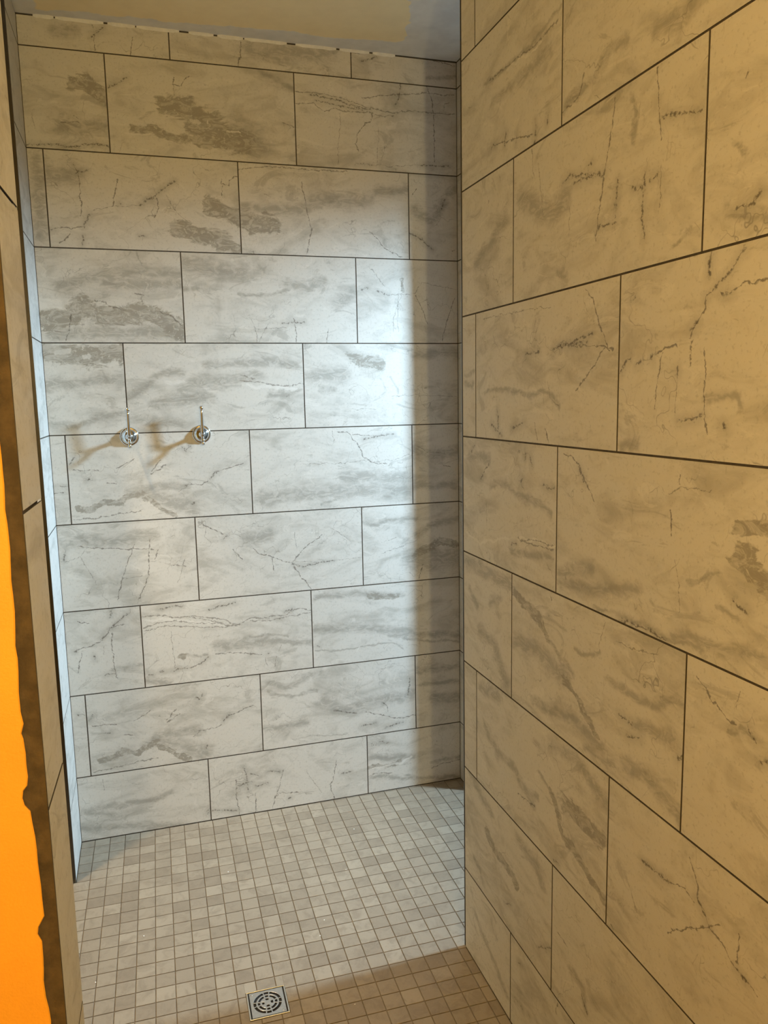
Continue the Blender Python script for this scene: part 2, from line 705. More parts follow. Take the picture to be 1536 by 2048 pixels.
def stone(name, seed, feats=()):
    """glazed stone-look tile; feats are (kind, radius, local points in metres)"""
    m, nt, b = new_mat(name)
    rnd = random.Random(seed)
    co = coords(nt)
    sep = nt.n('ShaderNodeSeparateXYZ')
    nt.put(sep.inputs[0], co)
    cmb = nt.n('ShaderNodeCombineXYZ')
    nt.put(cmb.inputs[0], sep.outputs[0])
    nt.put(cmb.inputs[1], sep.outputs[2])
    flat = cmb.outputs[0]
    sh = nt.vmath('ADD', flat, (rnd.uniform(-50, 50), rnd.uniform(-50, 50), 0.0))
    st = nt.vmath('MULTIPLY', sh, (0.55, 1.25, 0.0))
    big = nt.noise(st, 6.5, 4.0, 0.60, 0.9, dim='2D')
    mid = nt.noise(st, 21.0, 6.0, 0.64, 0.7, dim='2D')
    fine = nt.noise(sh, 120.0, 2.0, 0.7, dim='2D')
    v = nt.math('ADD', nt.math('MULTIPLY', big, 0.62), nt.math('MULTIPLY', mid, 0.38))
    cloud = nt.remap(v, 0.45, 0.72)
    col = nt.mix(cloud, rgba(STONE_LIGHT), rgba(STONE_MID))
    # ragged-edged light and grey islands
    isl = nt.remap(nt.noise(st, 10.0, 7.0, 0.70, 1.1, dim='2D'), 0.60, 0.69)
    col = nt.mix(nt.math('MULTIPLY', isl, 0.40), col, rgba(STONE_GREY))
    isl2 = nt.remap(nt.noise(nt.vmath('ADD', st, (7.3, 4.4, 0.0)), 16.0, 6.0, 0.72, 1.0, dim='2D'), 0.60, 0.68)
    col = nt.mix(nt.math('MULTIPLY', isl2, 0.5), col, rgba((0.67, 0.645, 0.60)))
    # faint natural hairlines
    wob = nt.vmath('SUBTRACT', nt.noise(sh, 9.0, 3.0, 0.6, 0.0, True, dim='2D'), (0.5, 0.5, 0.5))
    wp = nt.vmath('ADD', sh, nt.vmath('SCALE', wob, scale=0.16))
    vo = nt.n('ShaderNodeTexVoronoi', feature='DISTANCE_TO_EDGE', voronoi_dimensions='2D')
    nt.put(vo.inputs['Vector'], wp)
    vo.inputs['Scale'].default_value = 7.0
    hair = nt.remap(vo.outputs['Distance'], 0.0, 0.010, 1.0, 0.0)
    hair = nt.math('MULTIPLY', hair, nt.remap(nt.noise(sh, 5.0, 3.0, dim='2D'), 0.5, 0.66))
    col = nt.mix(nt.math('MULTIPLY', hair, 0.5), col, rgba(STONE_VEIN))
    # short upright scratches in loose clusters
    vs = nt.n('ShaderNodeTexVoronoi', feature='DISTANCE_TO_EDGE', voronoi_dimensions='2D')
    nt.put(vs.inputs['Vector'], nt.vmath('MULTIPLY', nt.vmath('ADD', sh, nt.vmath('SCALE', wob, scale=0.07)), (2.6, 0.75, 0.0)))
    vs.inputs['Scale'].default_value = 13.0
    scr = nt.math('MULTIPLY', nt.remap(vs.outputs['Distance'], 0.0, 0.016, 1.0, 0.0), nt.remap(nt.noise(st, 13.0, 3.0, 0.65, dim='2D'), 0.56, 0.68))
    col = nt.mix(nt.math('MULTIPLY', scr, 0.42), col, rgba(STONE_VEIN))
    # fine speckle
    col = nt.mix(nt.remap(fine, 0.56, 0.78, 0.0, 0.30), col, rgba(STONE_GREY))
    if feats:
        w1 = nt.vmath('SUBTRACT', nt.noise(sh, 38.0, 3.0, 0.65, 0.0, True, dim='2D'), (0.5, 0.5, 0.5))
        pw = nt.vmath('ADD', flat, nt.vmath('MULTIPLY', w1, (0.016, 0.016, 0.0)))
        w2 = nt.vmath('SUBTRACT', nt.noise(sh, 11.0, 4.0, 0.66, 0.0, True, dim='2D'), (0.5, 0.5, 0.5))
        pb = nt.vmath('ADD', flat, nt.vmath('MULTIPLY', w2, (0.060, 0.042, 0.0)))
        nv = nt.remap(nt.noise(sh, 95.0, 3.0, 0.6, dim='2D'), 0.34, 0.66, 0.25, 1.35)
        fields = {}
        for k, r, pts in feats:
            w = WIDTH.get(k, max(r, 0.003))
            for (ax, az), (bx_, bz) in zip(pts[:-1], pts[1:]):
                dx, dz = bx_ - ax, bz - az
                l2 = max(dx * dx + dz * dz, 1e-8)
                g = nt.n('ShaderNodeGroup', node_tree=SEG)
                nt.put(g.inputs['P'], pw if k in 'hcka' else pb)
                g.inputs['A'].default_value = (ax, az, 0)
                g.inputs['D'].default_value = (dx, dz, 0)
                g.inputs['I'].default_value = (dx / l2, dz / l2, 0)
                g.inputs['W'].default_value = 1.0 / w
                nt.put(g.inputs['Prev'], fields.get(k, 99.0))
                fields[k] = g.outputs[0]
        tex = nt.remap(nt.noise(st, 34.0, 4.0, 0.75, 1.2, dim='2D'), 0.36, 0.58, 0.42, 1.0)
        fray = nt.math('MULTIPLY', nt.math('SUBTRACT', nt.noise(st, 24.0, 6.0, 0.74, 0.8, dim='2D'), 0.5), 1.7)
        if 'b' in fields:
            mk = nt.math('MULTIPLY', nt.remap(nt.math('ADD', fields['b'], fray), 0.15, 1.40, 1.0, 0.0), tex)
            col = nt.mix(nt.math('MULTIPLY', mk, 0.66), col, rgba(STONE_GREY))
        if 'B' in fields:
            mk = nt.math('MULTIPLY', nt.remap(nt.math('MULTIPLY_ADD', fray, 1.35, fields['B']), 0.78, 1.06, 1.0, 0.0), tex)
            col = nt.mix(nt.math('MULTIPLY', mk, 0.88), col, rgba((0.275, 0.255, 0.215)))
            pale = nt.math('MULTIPLY', nt.remap(nt.noise(sh, 75.0, 3.0, 0.5, dim='2D'), 0.64, 0.70), mk)
            col = nt.mix(nt.math('MULTIPLY', pale, 0.6), col, rgba((0.58, 0.56, 0.52)))
        if 'l' in fields:
            mk = nt.math('MULTIPLY', nt.remap(fields['l'], 0.6, 1.15, 1.0, 0.0), tex)
            col = nt.mix(nt.math('MULTIPLY', mk, 0.75), col, rgba((0.69, 0.67, 0.63)))
        for k, s in (('a', 0.62), ('h', 0.58), ('c', 0.74), ('k', 0.80)):
            if k in fields:
                t = nt.math('DIVIDE', fields[k], nv)
                mk = nt.remap(t, 0.15, 1.0, 1.0, 0.0)
                if k == 'k':
                    halo = nt.remap(fields[k], 0.5, 4.5, 0.26, 0.0)
                    col = nt.mix(halo, col, rgba(STONE_GREY))
                    mk = nt.math('MULTIPLY', mk, nt.remap(nt.noise(sh, 150.0, 3.0, 0.6, dim='2D'), 0.42, 0.55, 0.15, 1.0))
                col = nt.mix(nt.math('MULTIPLY', mk, s), col, rgba(STONE_VEIN))
    nt.put(b.inputs['Base Color'], col)
    nt.put(b.inputs['Roughness'], nt.remap(mid, 0.3, 0.7, 0.46, 0.58))
    b.inputs['Specular IOR Level'].default_value = 0.4
    bp = nt.n('ShaderNodeBump')
    bp.inputs['Strength'].default_value = 0.06
    bp.inputs['Distance'].default_value = 0.001
    nt.put(bp.inputs['Height'], fine)
    nt.put(b.inputs['Normal'], bp.outputs[0])
    return m


def mosaic_material():
    m, nt, b = new_mat('mosaic_stone')
    at = nt.n('ShaderNodeAttribute', attribute_type='GEOMETRY', attribute_name='shade')
    oi = nt.n('ShaderNodeObjectInfo')
    pos = nt.n('ShaderNodeNewGeometry').outputs['Position']
    sh = nt.vmath('ADD', pos, nt.vmath('SCALE', (13.0, 7.0, 5.0), scale=at.outputs['Fac']))
    cl = nt.noise(sh, 22.0, 7.0, 0.68, 0.8)
    fn = nt.noise(sh, 150.0, 4.0, 0.7)
    col = nt.mix(nt.remap(at.outputs['Fac'], 0.0, 1.0), rgba((0.225, 0.178, 0.126)), rgba((0.318, 0.262, 0.192)))
    col = nt.mix(nt.remap(cl, 0.44, 0.66, 0.0, 0.55), col, rgba((0.180, 0.140, 0.098)))
    col = nt.mix(nt.remap(fn, 0.54, 0.78, 0.0, 0.30), col, rgba((0.385, 0.330, 0.255)))
    nt.put(b.inputs['Base Color'], col)
    b.inputs['Roughness'].default_value = 0.56
    bp = nt.n('ShaderNodeBump')
    bp.inputs['Strength'].default_value = 0.12
    bp.inputs['Distance'].default_value = 0.001
    nt.put(bp.inputs['Height'], fn)
    nt.put(b.inputs['Normal'], bp.outputs[0])
    return m


def ceiling_material():
    """beige-yellow paint that stops raggedly short of the walls; pale joint compound beyond it"""
    m, nt, b = new_mat('ceiling_paint')
    co = coords(nt)
    sep = nt.n('ShaderNodeSeparateXYZ')
    nt.put(sep.inputs[0], co)
    wob = nt.noise(nt.vmath('MULTIPLY', co, (1.0, 1.0, 0.0)), 8.0, 5.0, 0.6)
    wv = nt.math('MULTIPLY', nt.math('SUBTRACT', wob, 0.5), 0.085)
    wob2 = nt.noise(nt.vmath('MULTIPLY', co, (1.0, 1.0, 0.0)), 6.0, 3.0, 0.45)
    wv2 = nt.math('MULTIPLY', nt.math('SUBTRACT', wob2, 0.5), 0.30)
    # limit of the paint towards the back wall, sloping a little, and towards the right opening
    ly = nt.math('ADD', nt.math('MULTIPLY', sep.outputs[0], -0.050), 2.805)
    fy = nt.remap(nt.math('SUBTRACT', nt.math('ADD', sep.outputs[1], wv), ly), -0.004, 0.004)
    rx = nt.math('ADD', nt.math('SUBTRACT', sep.outputs[0], 0.895), wv2)
    fx = nt.remap(rx, -0.004, 0.004)
    fl = nt.remap(nt.math('ADD', sep.outputs[0], wv), -0.245, -0.237, 1.0, 0.0)
    lim = nt.remap(sep.outputs[1], 1.85, 1.90)
    fx = nt.math('MULTIPLY', fx, lim)
    fl = nt.math('MULTIPLY', fl, lim)
    mud = nt.math('MAXIMUM', nt.math('MAXIMUM', fy, fx), fl)
    tone = nt.noise(co, 14.0, 4.0, 0.6)
    mudc = nt.mix(nt.remap(tone, 0.35, 0.7), rgba((0.74, 0.73, 0.72)), rgba((0.66, 0.65, 0.645)))
    paint = nt.mix(nt.remap(tone, 0.35, 0.7), rgba((0.87, 0.75, 0.50)), rgba((0.83, 0.71, 0.47)))
    nt.put(b.inputs['Base Color'], nt.mix(mud, paint, mudc))
    b.inputs['Roughness'].default_value = 0.8
    bp = nt.n('ShaderNodeBump')
    bp.inputs['Strength'].default_value = 0.35
    bp.inputs['Distance'].default_value = 0.003
    nt.put(bp.inputs['Height'], nt.math('ADD', nt.math('MULTIPLY', mud, 0.6), nt.math('MULTIPLY', nt.noise(co, 45.0, 4.0, 0.6), 0.3)))
    nt.put(b.inputs['Normal'], bp.outputs[0])
    return m


M_GROUT = simple_mat('wall_grout', (0.060, 0.048, 0.034), 0.85, var=0.25, scale=60)
M_FGROUT = simple_mat('floor_grout', (0.178, 0.138, 0.094), 0.85, var=0.2, scale=40)
M_MOSAIC = mosaic_material()
M_CEIL = ceiling_material()
M_PLASTER = simple_mat('grey_plaster', (0.46, 0.45, 0.43), 0.75, var=0.05, bump=0.1)
M_BEIGE = simple_mat('ochre_paint', (0.72, 0.50, 0.13), 0.7, var=0.04, bump=0.1)
M_YELLOW = simple_mat('yellow_paint', (0.84, 0.365, 0.025), 0.62, var=0.04, scale=12, bump=0.25, bscale=300)
M_BROWN_STRIP = simple_mat('brown_strip', (0.070, 0.046, 0.022), 0.9, var=0.3, scale=45, bump=0.5, bscale=160)
M_CHROME = simple_mat('chrome', (0.66, 0.655, 0.64), 0.08, 1.0, var=0.01)
M_STEEL = simple_mat('brushed_steel', (0.60, 0.585, 0.56), 0.28, 1.0, var=0.06, scale=120)
M_BRASS = simple_mat('warm_steel', (0.74, 0.66, 0.50), 0.22, 1.0, var=0.05, scale=90)
M_RIM = simple_mat('rim_steel', (0.70, 0.67, 0.60), 0.25, 1.0, var=0.05, scale=90)
M_TRIM = simple_mat('dark_nickel', (0.105, 0.095, 0.085), 0.30, 1.0, var=0.05)
M_DARK = simple_mat('drain_dark', (0.012, 0.010, 0.009), 0.7, var=0.2)
M_CAULK = simple_mat('white_caulk', (0.70, 0.69, 0.66), 0.6, var=0.06, scale=60)
M_FRAME = simple_mat('white_frame', (0.75, 0.75, 0.74), 0.4, var=0.03)
M_CRUMB = simple_mat('white_crumb', (0.80, 0.79, 0.76), 0.6, var=0.05)


# ------------------------------------------------------------------ mesh helpers
def obj(name, mesh, mat=None, parent=None):
    if mat is not None and not mesh.materials:
        mesh.materials.append(mat)
    o = bpy.data.objects.new(name, mesh)
    COL.objects.link(o)
    if parent is not None:
        o.parent = parent
    return o


def bm_mesh(bm, name, smooth=False):
    bmesh.ops.recalc_face_normals(bm, faces=bm.faces)
    me = bpy.data.meshes.new(name)
    bm.to_mesh(me)
    bm.free()
    if smooth:
        for p in me.polygons:
            p.use_smooth = True
    return me


def add_box(bm, x0, x1, y0, y1, z0, z1):
    v = [bm.verts.new(c) for c in ((x0, y0, z0), (x1, y0, z0), (x1, y1, z0), (x0, y1, z0),
                                   (x0, y0, z1), (x1, y0, z1), (x1, y1, z1), (x0, y1, z1))]
    for f in ((0, 3, 2, 1), (4, 5, 6, 7), (0, 1, 5, 4), (1, 2, 6, 5), (2, 3, 7, 6), (3, 0, 4, 7)):
        bm.faces.new([v[i] for i in f])


def boxes(name, rects):
    bm = bmesh.new()
    for r in rects:
        add_box(bm, *r)
    return bm_mesh(bm, name)


def lathe(prof, n=32, cap=True):
    """profile of (radius, height) turned about +Z"""
    bm = bmesh.new()
    rings = []
    for r, h in prof:
        if r < 1e-6:
            rings.append([bm.verts.new((0, 0, h))])
        else:
            rings.append([bm.verts.new((r * math.cos(2 * math.pi * i / n), r * math.sin(2 * math.pi * i / n), h)) for i in range(n)])
    for a, b in zip(rings[:-1], rings[1:]):
        for i in range(n):
            j = (i + 1) % n
            if len(a) == 1 and len(b) > 1:
                bm.faces.new((a[0], b[i], b[j]))
            elif len(b) == 1 and len(a) > 1:
                bm.faces.new((a[i], a[j], b[0]))
            elif len(a) > 1:
                bm.faces.new((a[i], a[j], b[j], b[i]))
    return bm


def tube(pts, radii, n=14):
    bm = bmesh.new()
    rings = []
    for i, p in enumerate(pts):
        p = Vector(p)
        a = Vector(pts[max(i - 1, 0)])
        c = Vector(pts[min(i + 1, len(pts) - 1)])
        t = (c - a).normalized()
        s = Vector((1, 0, 0))
        u = t.cross(s).normalized()
        s = u.cross(t).normalized()
        r = radii[i]
        rings.append([bm.verts.new(p + r * (math.cos(2 * math.pi * k / n) * s + math.sin(2 * math.pi * k / n) * u)) for k in range(n)])
    for a, b in zip(rings[:-1], rings[1:]):
        for k in range(n):
            bm.faces.new((a[k], a[(k + 1) % n], b[(k + 1) % n], b[k]))
    bm.faces.new(rings[0])
    bm.faces.new(rings[-1])
    return bm


def structure(o, label, cat):
    o['kind'] = 'structure'
    o['label'] = label
    o['category'] = cat
    return o


# ------------------------------------------------------------------ room shell
floor = structure(obj('floor', boxes('floor', [(-1.3, 3.12, -1.3, 2.98, -0.12, -0.0022)]), M_FGROUT),
                  'shower floor of small square taupe mosaic tiles with a square metal drain', 'floor')
ceiling = structure(obj('ceiling', boxes('ceiling', [(-1.3, 3.12, -1.3, 2.98, ZC, ZC + 0.12)]), M_CEIL),
                    'beige painted ceiling with a ragged unpainted border of pale joint compound', 'ceiling')
wall_back = structure(obj('wall_back', boxes('wall_back', [(XL - 0.1, XW + 0.1, YB + 0.0010, YB + 0.125, -0.0022, ZC)]), M_GROUT),
                      'long stone look tiled wall carrying two chrome hooks', 'wall')
wall_left = structure(obj('wall_left', boxes('wall_left', [(-1.2, XL - 0.0010, YL + 0.0010, YB + 0.0010, -0.0022, ZC)]), M_GROUT),
                      'narrow brightly daylit tiled return beside the hook wall', 'wall')
wall_right_return = structure(obj('wall_right_return', boxes('wall_right_return', [(XW + 0.0010, 3.0, YRET, YB + 0.0010, -0.0022, ZC)]), M_GROUT),
                              'sliver of shaded tiled return at the dark end of the hook wall', 'wall')
wall_right = structure(obj('wall_right', boxes('wall_right', [(XR + 0.0010, 3.0, -1.2, YWING, -0.0022, ZC)]), M_GROUT),
                       'near tiled wall glowing orange in the warm lamp light', 'wall')
wall_entry = structure(obj('wall_entry', boxes('wall_entry', [(-1.2, XJ - 0.0125, 0.8205, YJ1 - 0.001, -0.0022, ZC)]), M_BEIGE),
                       'bright yellow plastered wall end with a tiled jamb and ragged plaster edge', 'wall')
structure(obj('wall_alcove', boxes('wall_alcove', [(-1.3, -1.2, -1.2, YL, -0.0022, ZC)]), M_BEIGE),
          'ochre painted side wall of the alcove hidden behind the tiled jamb', 'wall')
structure(obj('wall_rear', boxes('wall_rear', [(-1.3, 3.0, -1.3, -1.2, -0.0022, ZC)]), M_BEIGE),
          'ochre painted bathroom wall under the vanity lamp facing the shower', 'wall')
structure(obj('wall_passage', boxes('wall_passage', [(3.0, 3.1, YWING, YRET, -0.0022, ZC)]), M_PLASTER),
          'grey plastered end wall of the hidden side passage', 'wall')

# painted skins of the side passage (not tiled)
obj('plaster_skin', boxes('plaster_skin', [(XR + 0.012, 3.0, YWING, YWING + 0.003, 0, ZC)]), M_PLASTER, wall_right)
obj('plaster_skin', boxes('plaster_skin', [(XW + 0.012, 3.0, YRET - 0.003, YRET, 0, ZC)]), M_PLASTER, wall_right_return)

# ------------------------------------------------------------------ wall tiles
def tile_mesh(w, h, t=0.0015, bev=0.0004):
    """front face towards -Y, centred on X and Z, eased edge"""
    bm = bmesh.new()
    a, c = w / 2, h / 2
    loops = []
    for ins, y in ((bev, 0.0), (0.0, bev), (0.0, t)):
        loops.append([bm.verts.new(q) for q in ((-a + ins, y, -c + ins), (a - ins, y, -c + ins), (a - ins, y, c - ins), (-a + ins, y, c - ins))])
    bm.faces.new(loops[0])
    for p, q in zip(loops[:-1], loops[1:]):
        for i in range(4):
            j = (i + 1) % 4
            bm.faces.new((p[i], p[j], q[j], q[i]))
    bm.faces.new(loops[2][::-1])
    bm.faces.ensure_lookup_table()
    for f in bm.faces[1:]:
        f.material_index = 1
    return bm_mesh(bm, 'tile')


GENERIC = [stone('stone_plain', 900 + i) for i in range(6)]
tile_seed = [0]


def lay(parent, place, rotz, u0, u1, joints, prints=(), y_fn=None, courses=range(0, 10), z_top=TOP):
    """courses of tiles on one wall face; u runs to the viewer's right.
    joints[k % 3] is one joint position of course k; place(u, z) gives the world point"""
    for k in courses:
        ztop = z_top if k == 0 else LINES[k] - JOINT / 2
        zbot = LINES[k + 1] + JOINT / 2 if k < 9 else 0.0025
        j = joints[k % 3] if joints else None
        cuts = [u0]
        if j is not None:
            q = j - math.ceil((j - u0) / PH) * PH
            while q < u1:
                if u0 + 0.01 < q < u1 - 0.01:
                    cuts.append(q)
                q += PH
        cuts.append(u1)
        for a, c in zip(cuts[:-1], cuts[1:]):
            aa = a + (JOINT / 2 if a != u0 else 0.0012)
            cc = c - (JOINT / 2 if c != u1 else 0.0012)
            uc, zc = (aa + cc) / 2, (ztop + zbot) / 2
            fs = []
            for kd, r, pts in prints:
                mu = sum(p[0] for p in pts) / len(pts)
                mz = sum(p[1] for p in pts) / len(pts)
                if a <= mu < c and zbot - 0.002 <= mz < ztop + 0.002:
                    fs.append((kd, r, [(p[0] - uc, p[1] - zc) for p in pts]))
            tile_seed[0] += 1
            mat = stone('stone_print', tile_seed[0], fs) if fs else GENERIC[tile_seed[0] % len(GENERIC)]
            me = tile_mesh(cc - aa, ztop - zbot)
            me.materials.append(mat)
            me.materials.append(M_GROUT)          # joints are filled: grout up the tile edges
            o = obj('tile', me, None, parent)
            o.location = place(uc, zc)
            o.rotation_euler = (0, 0, rotz)


lay(wall_back, lambda u, z: (u, YB, z), 0.0, XL, XW, {0: 0.1585, 1: -0.0475, 2: -0.2527}, parse(BACK_PRINT))
# near right wall: u = -y
lay(wall_right, lambda u, z: (XR, -u, z), -math.pi / 2, -YWING, 0.6, {0: -1.6235, 1: -1.829, 2: -1.4195}, parse(WING_PRINT))
# left return (faces +x) and its front (faces the camera)
lay(wall_left, lambda u, z: (XL, u, z), math.pi / 2, YL + 0.006, YB, None)
lay(wall_left, lambda u, z: (u, YL, z), 0.0, -1.2, XL - 0.008, {0: -0.62, 1: -0.82, 2: -0.42})
# right return (faces -x)
lay(wall_right_return, lambda u, z: (XW, -u, z), -math.pi / 2, -YB, -YRET, None)
# tiled jamb of the entry, a touch out of square
jang = math.radians(90 - 2.0)
lay(wall_entry, lambda u, z: (XJ + (u - (YJ0 + YJ1) / 2) * math.tan(math.radians(2.0)), u, z), jang, YJ0, YJ1, None)


# metal edge profiles
def trim(name, label, x0, x1, y0, y1, z0, z1, parent=None):
    bm = bmesh.new()
    add_box(bm, x0, x1, y0, y1, z0, z1)
    bmesh.ops.bevel(bm, geom=list(bm.edges), offset=0.0012, segments=2, affect='EDGES')
    o = obj(name, bm_mesh(bm, name), M_TRIM)
    structure(o, label, 'trim')
    return o


trim('trim_1', 'dark metal edge strip on the corner of the near orange lit wall', XR - 0.0006, XR + 0.011, YWING + 0.0002, YWING + 0.0065, 0.001, ZC - 0.001)
trim('trim_2', 'dark metal edge strip on the corner of the daylit tiled return', XL - 0.0075, XL + 0.0008, YL - 0.0010, YL + 0.0055, 0.012, ZC - 0.001)

# rough dark brown strip beside the jamb tile and the ragged yellow plaster that overlaps it
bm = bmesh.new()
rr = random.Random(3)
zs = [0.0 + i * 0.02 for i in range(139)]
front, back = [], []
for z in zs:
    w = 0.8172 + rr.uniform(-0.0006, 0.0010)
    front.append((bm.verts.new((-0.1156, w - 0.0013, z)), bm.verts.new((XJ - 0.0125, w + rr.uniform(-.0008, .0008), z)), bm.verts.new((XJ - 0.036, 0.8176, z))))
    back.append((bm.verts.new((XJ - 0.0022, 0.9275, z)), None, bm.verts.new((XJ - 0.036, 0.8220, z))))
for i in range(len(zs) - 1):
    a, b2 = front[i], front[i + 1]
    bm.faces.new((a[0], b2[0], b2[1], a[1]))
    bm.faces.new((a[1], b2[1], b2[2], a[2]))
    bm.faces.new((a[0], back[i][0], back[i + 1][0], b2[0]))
obj('brown_strip', bm_mesh(bm, 'brown_strip'), M_BROWN_STRIP, wall_entry)

EDGE = [(0.0, -.131), (.15, -.133), (.30, -.129), (.45, -.132), (.60, -.130), (.72, -.133), (.80, -.1305), (.86, -.133), (.927, -.1300), (.955, -.1322),
        (.974, -.1330), (1.000, -.1322), (1.019, -.1316), (1.028, -.1350), (1.036, -.1340), (1.041, -.1305), (1.047, -.1272), (1.080, -.1280), (1.12, -.129),
        (1.150, -.1305), (1.163, -.1318), (1.170, -.1362), (1.178, -.1382), (1.186, -.1366), (1.191, -.1322), (1.200, -.1308), (1.225, -.1312), (1.240, -.1320), (1.246, -.1332),
        (1.256, -.1306), (1.268, -.1322), (1.288, -.1328), (1.31, -.1308), (1.336, -.1318), (1.37, -.1296), (1.40, -.1306), (1.431, -.1288), (1.47, -.1300),
        (1.518, -.1288), (1.55, -.1296), (1.592, -.1252), (1.64, -.1268), (1.70, -.1245), (1.80, -.126), (1.95, -.125), (2.2, -.127), (2.5, -.126), (2.776, -.127)]
# denser, slightly jittered edge
dense = []
for (z0, x0), (z1, x1) in zip(EDGE[:-1], EDGE[1:]):
    n = max(1, int((z1 - z0) / 0.012))
    for i in range(n):
        f = i / n
        dense.append((z0 + f * (z1 - z0), x0 + f * (x1 - x0) + rr.uniform(-.0005, .0005)))
dense.append(EDGE[-1])
bm = bmesh.new()
cols = []
for z, x in dense:
    cols.append([bm.verts.new((-1.2, 0.8140, z)), bm.verts.new((x - 0.0012, 0.8140, z)), bm.verts.new((x, 0.8152, z)), bm.verts.new((x - .0003, 0.8172, z))])
for a, c in zip(cols[:-1], cols[1:]):
    for i in range(3):
        bm.faces.new((a[i], a[i + 1], c[i + 1], c[i]))
obj('yellow_plaster', bm_mesh(bm, 'yellow_plaster'), M_YELLOW, wall_entry)['label'] = 'bright yellow painted plaster with a ragged edge'

# caulk along the top of the back wall, with open gaps
bm = bmesh.new()
x = XL + 0.05
while x < 0.93:
    ln = rr.uniform(0.05, 0.16)
    x1 = min(x + ln, 0.94)
    n = 6
    prev = None
    for i in range(n + 1):
        xx = x + (x1 - x) * i / n
        d = 0.0035 + rr.uniform(0, 0.0025) if 0 < i < n else 0.001
        z = 0.0040 + rr.uniform(0, 0.0025) if 0 < i < n else 0.002
        cur = [bm.verts.new((xx, YB - d, ZC)), bm.verts.new((xx, YB - 0.6 * d, ZC - 0.6 * z)), bm.verts.new((xx, YB - 0.0001, ZC - z - 0.004)), bm.verts.new((xx, YB + 0.002, ZC))]
        if prev:
            for k in range(3):
                bm.faces.new((prev[k], prev[k + 1], cur[k + 1], cur[k]))
        prev = cur
    x = x1 + rr.choice((0.004, 0.012, 0.03))
obj('caulk', bm_mesh(bm, 'caulk'), M_CAULK, ceiling)

# ------------------------------------------------------------------ mosaic floor
MP = 0.0522
MJ = 0.0024
ANG = math.radians(-0.8)
NODE = (-0.110, 2.0255)
ca, sa = math.cos(ANG), math.sin(ANG)
DX0, DX1, DY0, DY1 = 0.172, 0.2745, 1.829, 1.9285      # drain opening


def clip(poly, nx, ny, c):
    """keep nx*x + ny*y <= c"""
    out = []
    for i in range(len(poly)):
        p, q = poly[i], poly[(i + 1) % len(poly)]
        dp, dq = nx * p[0] + ny * p[1] - c, nx * q[0] + ny * q[1] - c
        if dp <= 0:
            out.append(p)
        if dp * dq < 0:
            t = dp / (dp - dq)
            out.append((p[0] + t * (q[0] - p[0]), p[1] + t * (q[1] - p[1])))
    return out


def area(p):
    return abs(sum(p[i][0] * p[(i + 1) % len(p)][1] - p[(i + 1) % len(p)][0] * p[i][1] for i in range(len(p)))) / 2 if len(p) > 2 else 0


def prism(bm, poly, cx, cy, shade, lay_, bev=0.0005, t=0.0026):
    gx, gy = sum(p[0] for p in poly) / len(poly), sum(p[1] for p in poly) / len(poly)
    top = []
    for p in poly:
        dx, dy = gx - p[0], gy - p[1]
        l = max(math.hypot(dx, dy), 1e-6)
        top.append(bm.verts.new((p[0] + dx / l * bev * 1.4 - cx, p[1] + dy / l * bev * 1.4 - cy, 0)))
    mid = [bm.verts.new((p[0] - cx, p[1] - cy, -bev)) for p in poly]
    bot = [bm.verts.new((p[0] - cx, p[1] - cy, -t)) for p in poly]
    fs = [bm.faces.new(top)]
    n = len(poly)
    for a, b_ in ((top, mid), (mid, bot)):
        for i in range(n):
            j = (i + 1) % n
            fs.append(bm.faces.new((a[i], b_[i], b_[j], a[j])))
    for v in top + mid + bot:
        v[lay_] = shade


def mosaic_shade():
    r = R_.random()
    return min(1.0, max(0.0, 0.5 + R_.gauss(0, 0.16) + (0.22 if r > 0.90 else 0) - (0.2 if r < 0.06 else 0)))


full_sq = [(-(MP - MJ) / 2, -(MP - MJ) / 2), ((MP - MJ) / 2, -(MP - MJ) / 2), ((MP - MJ) / 2, (MP - MJ) / 2), (-(MP - MJ) / 2, (MP - MJ) / 2)]
variants = []
for i in range(18):
    bm = bmesh.new()
    ly_ = bm.verts.layers.float.new('shade')
    prism(bm, full_sq, 0, 0, min(1, max(0, (i + 0.5) / 18)), ly_)
    variants.append(bm_mesh(bm, 'mosaic_tile'))

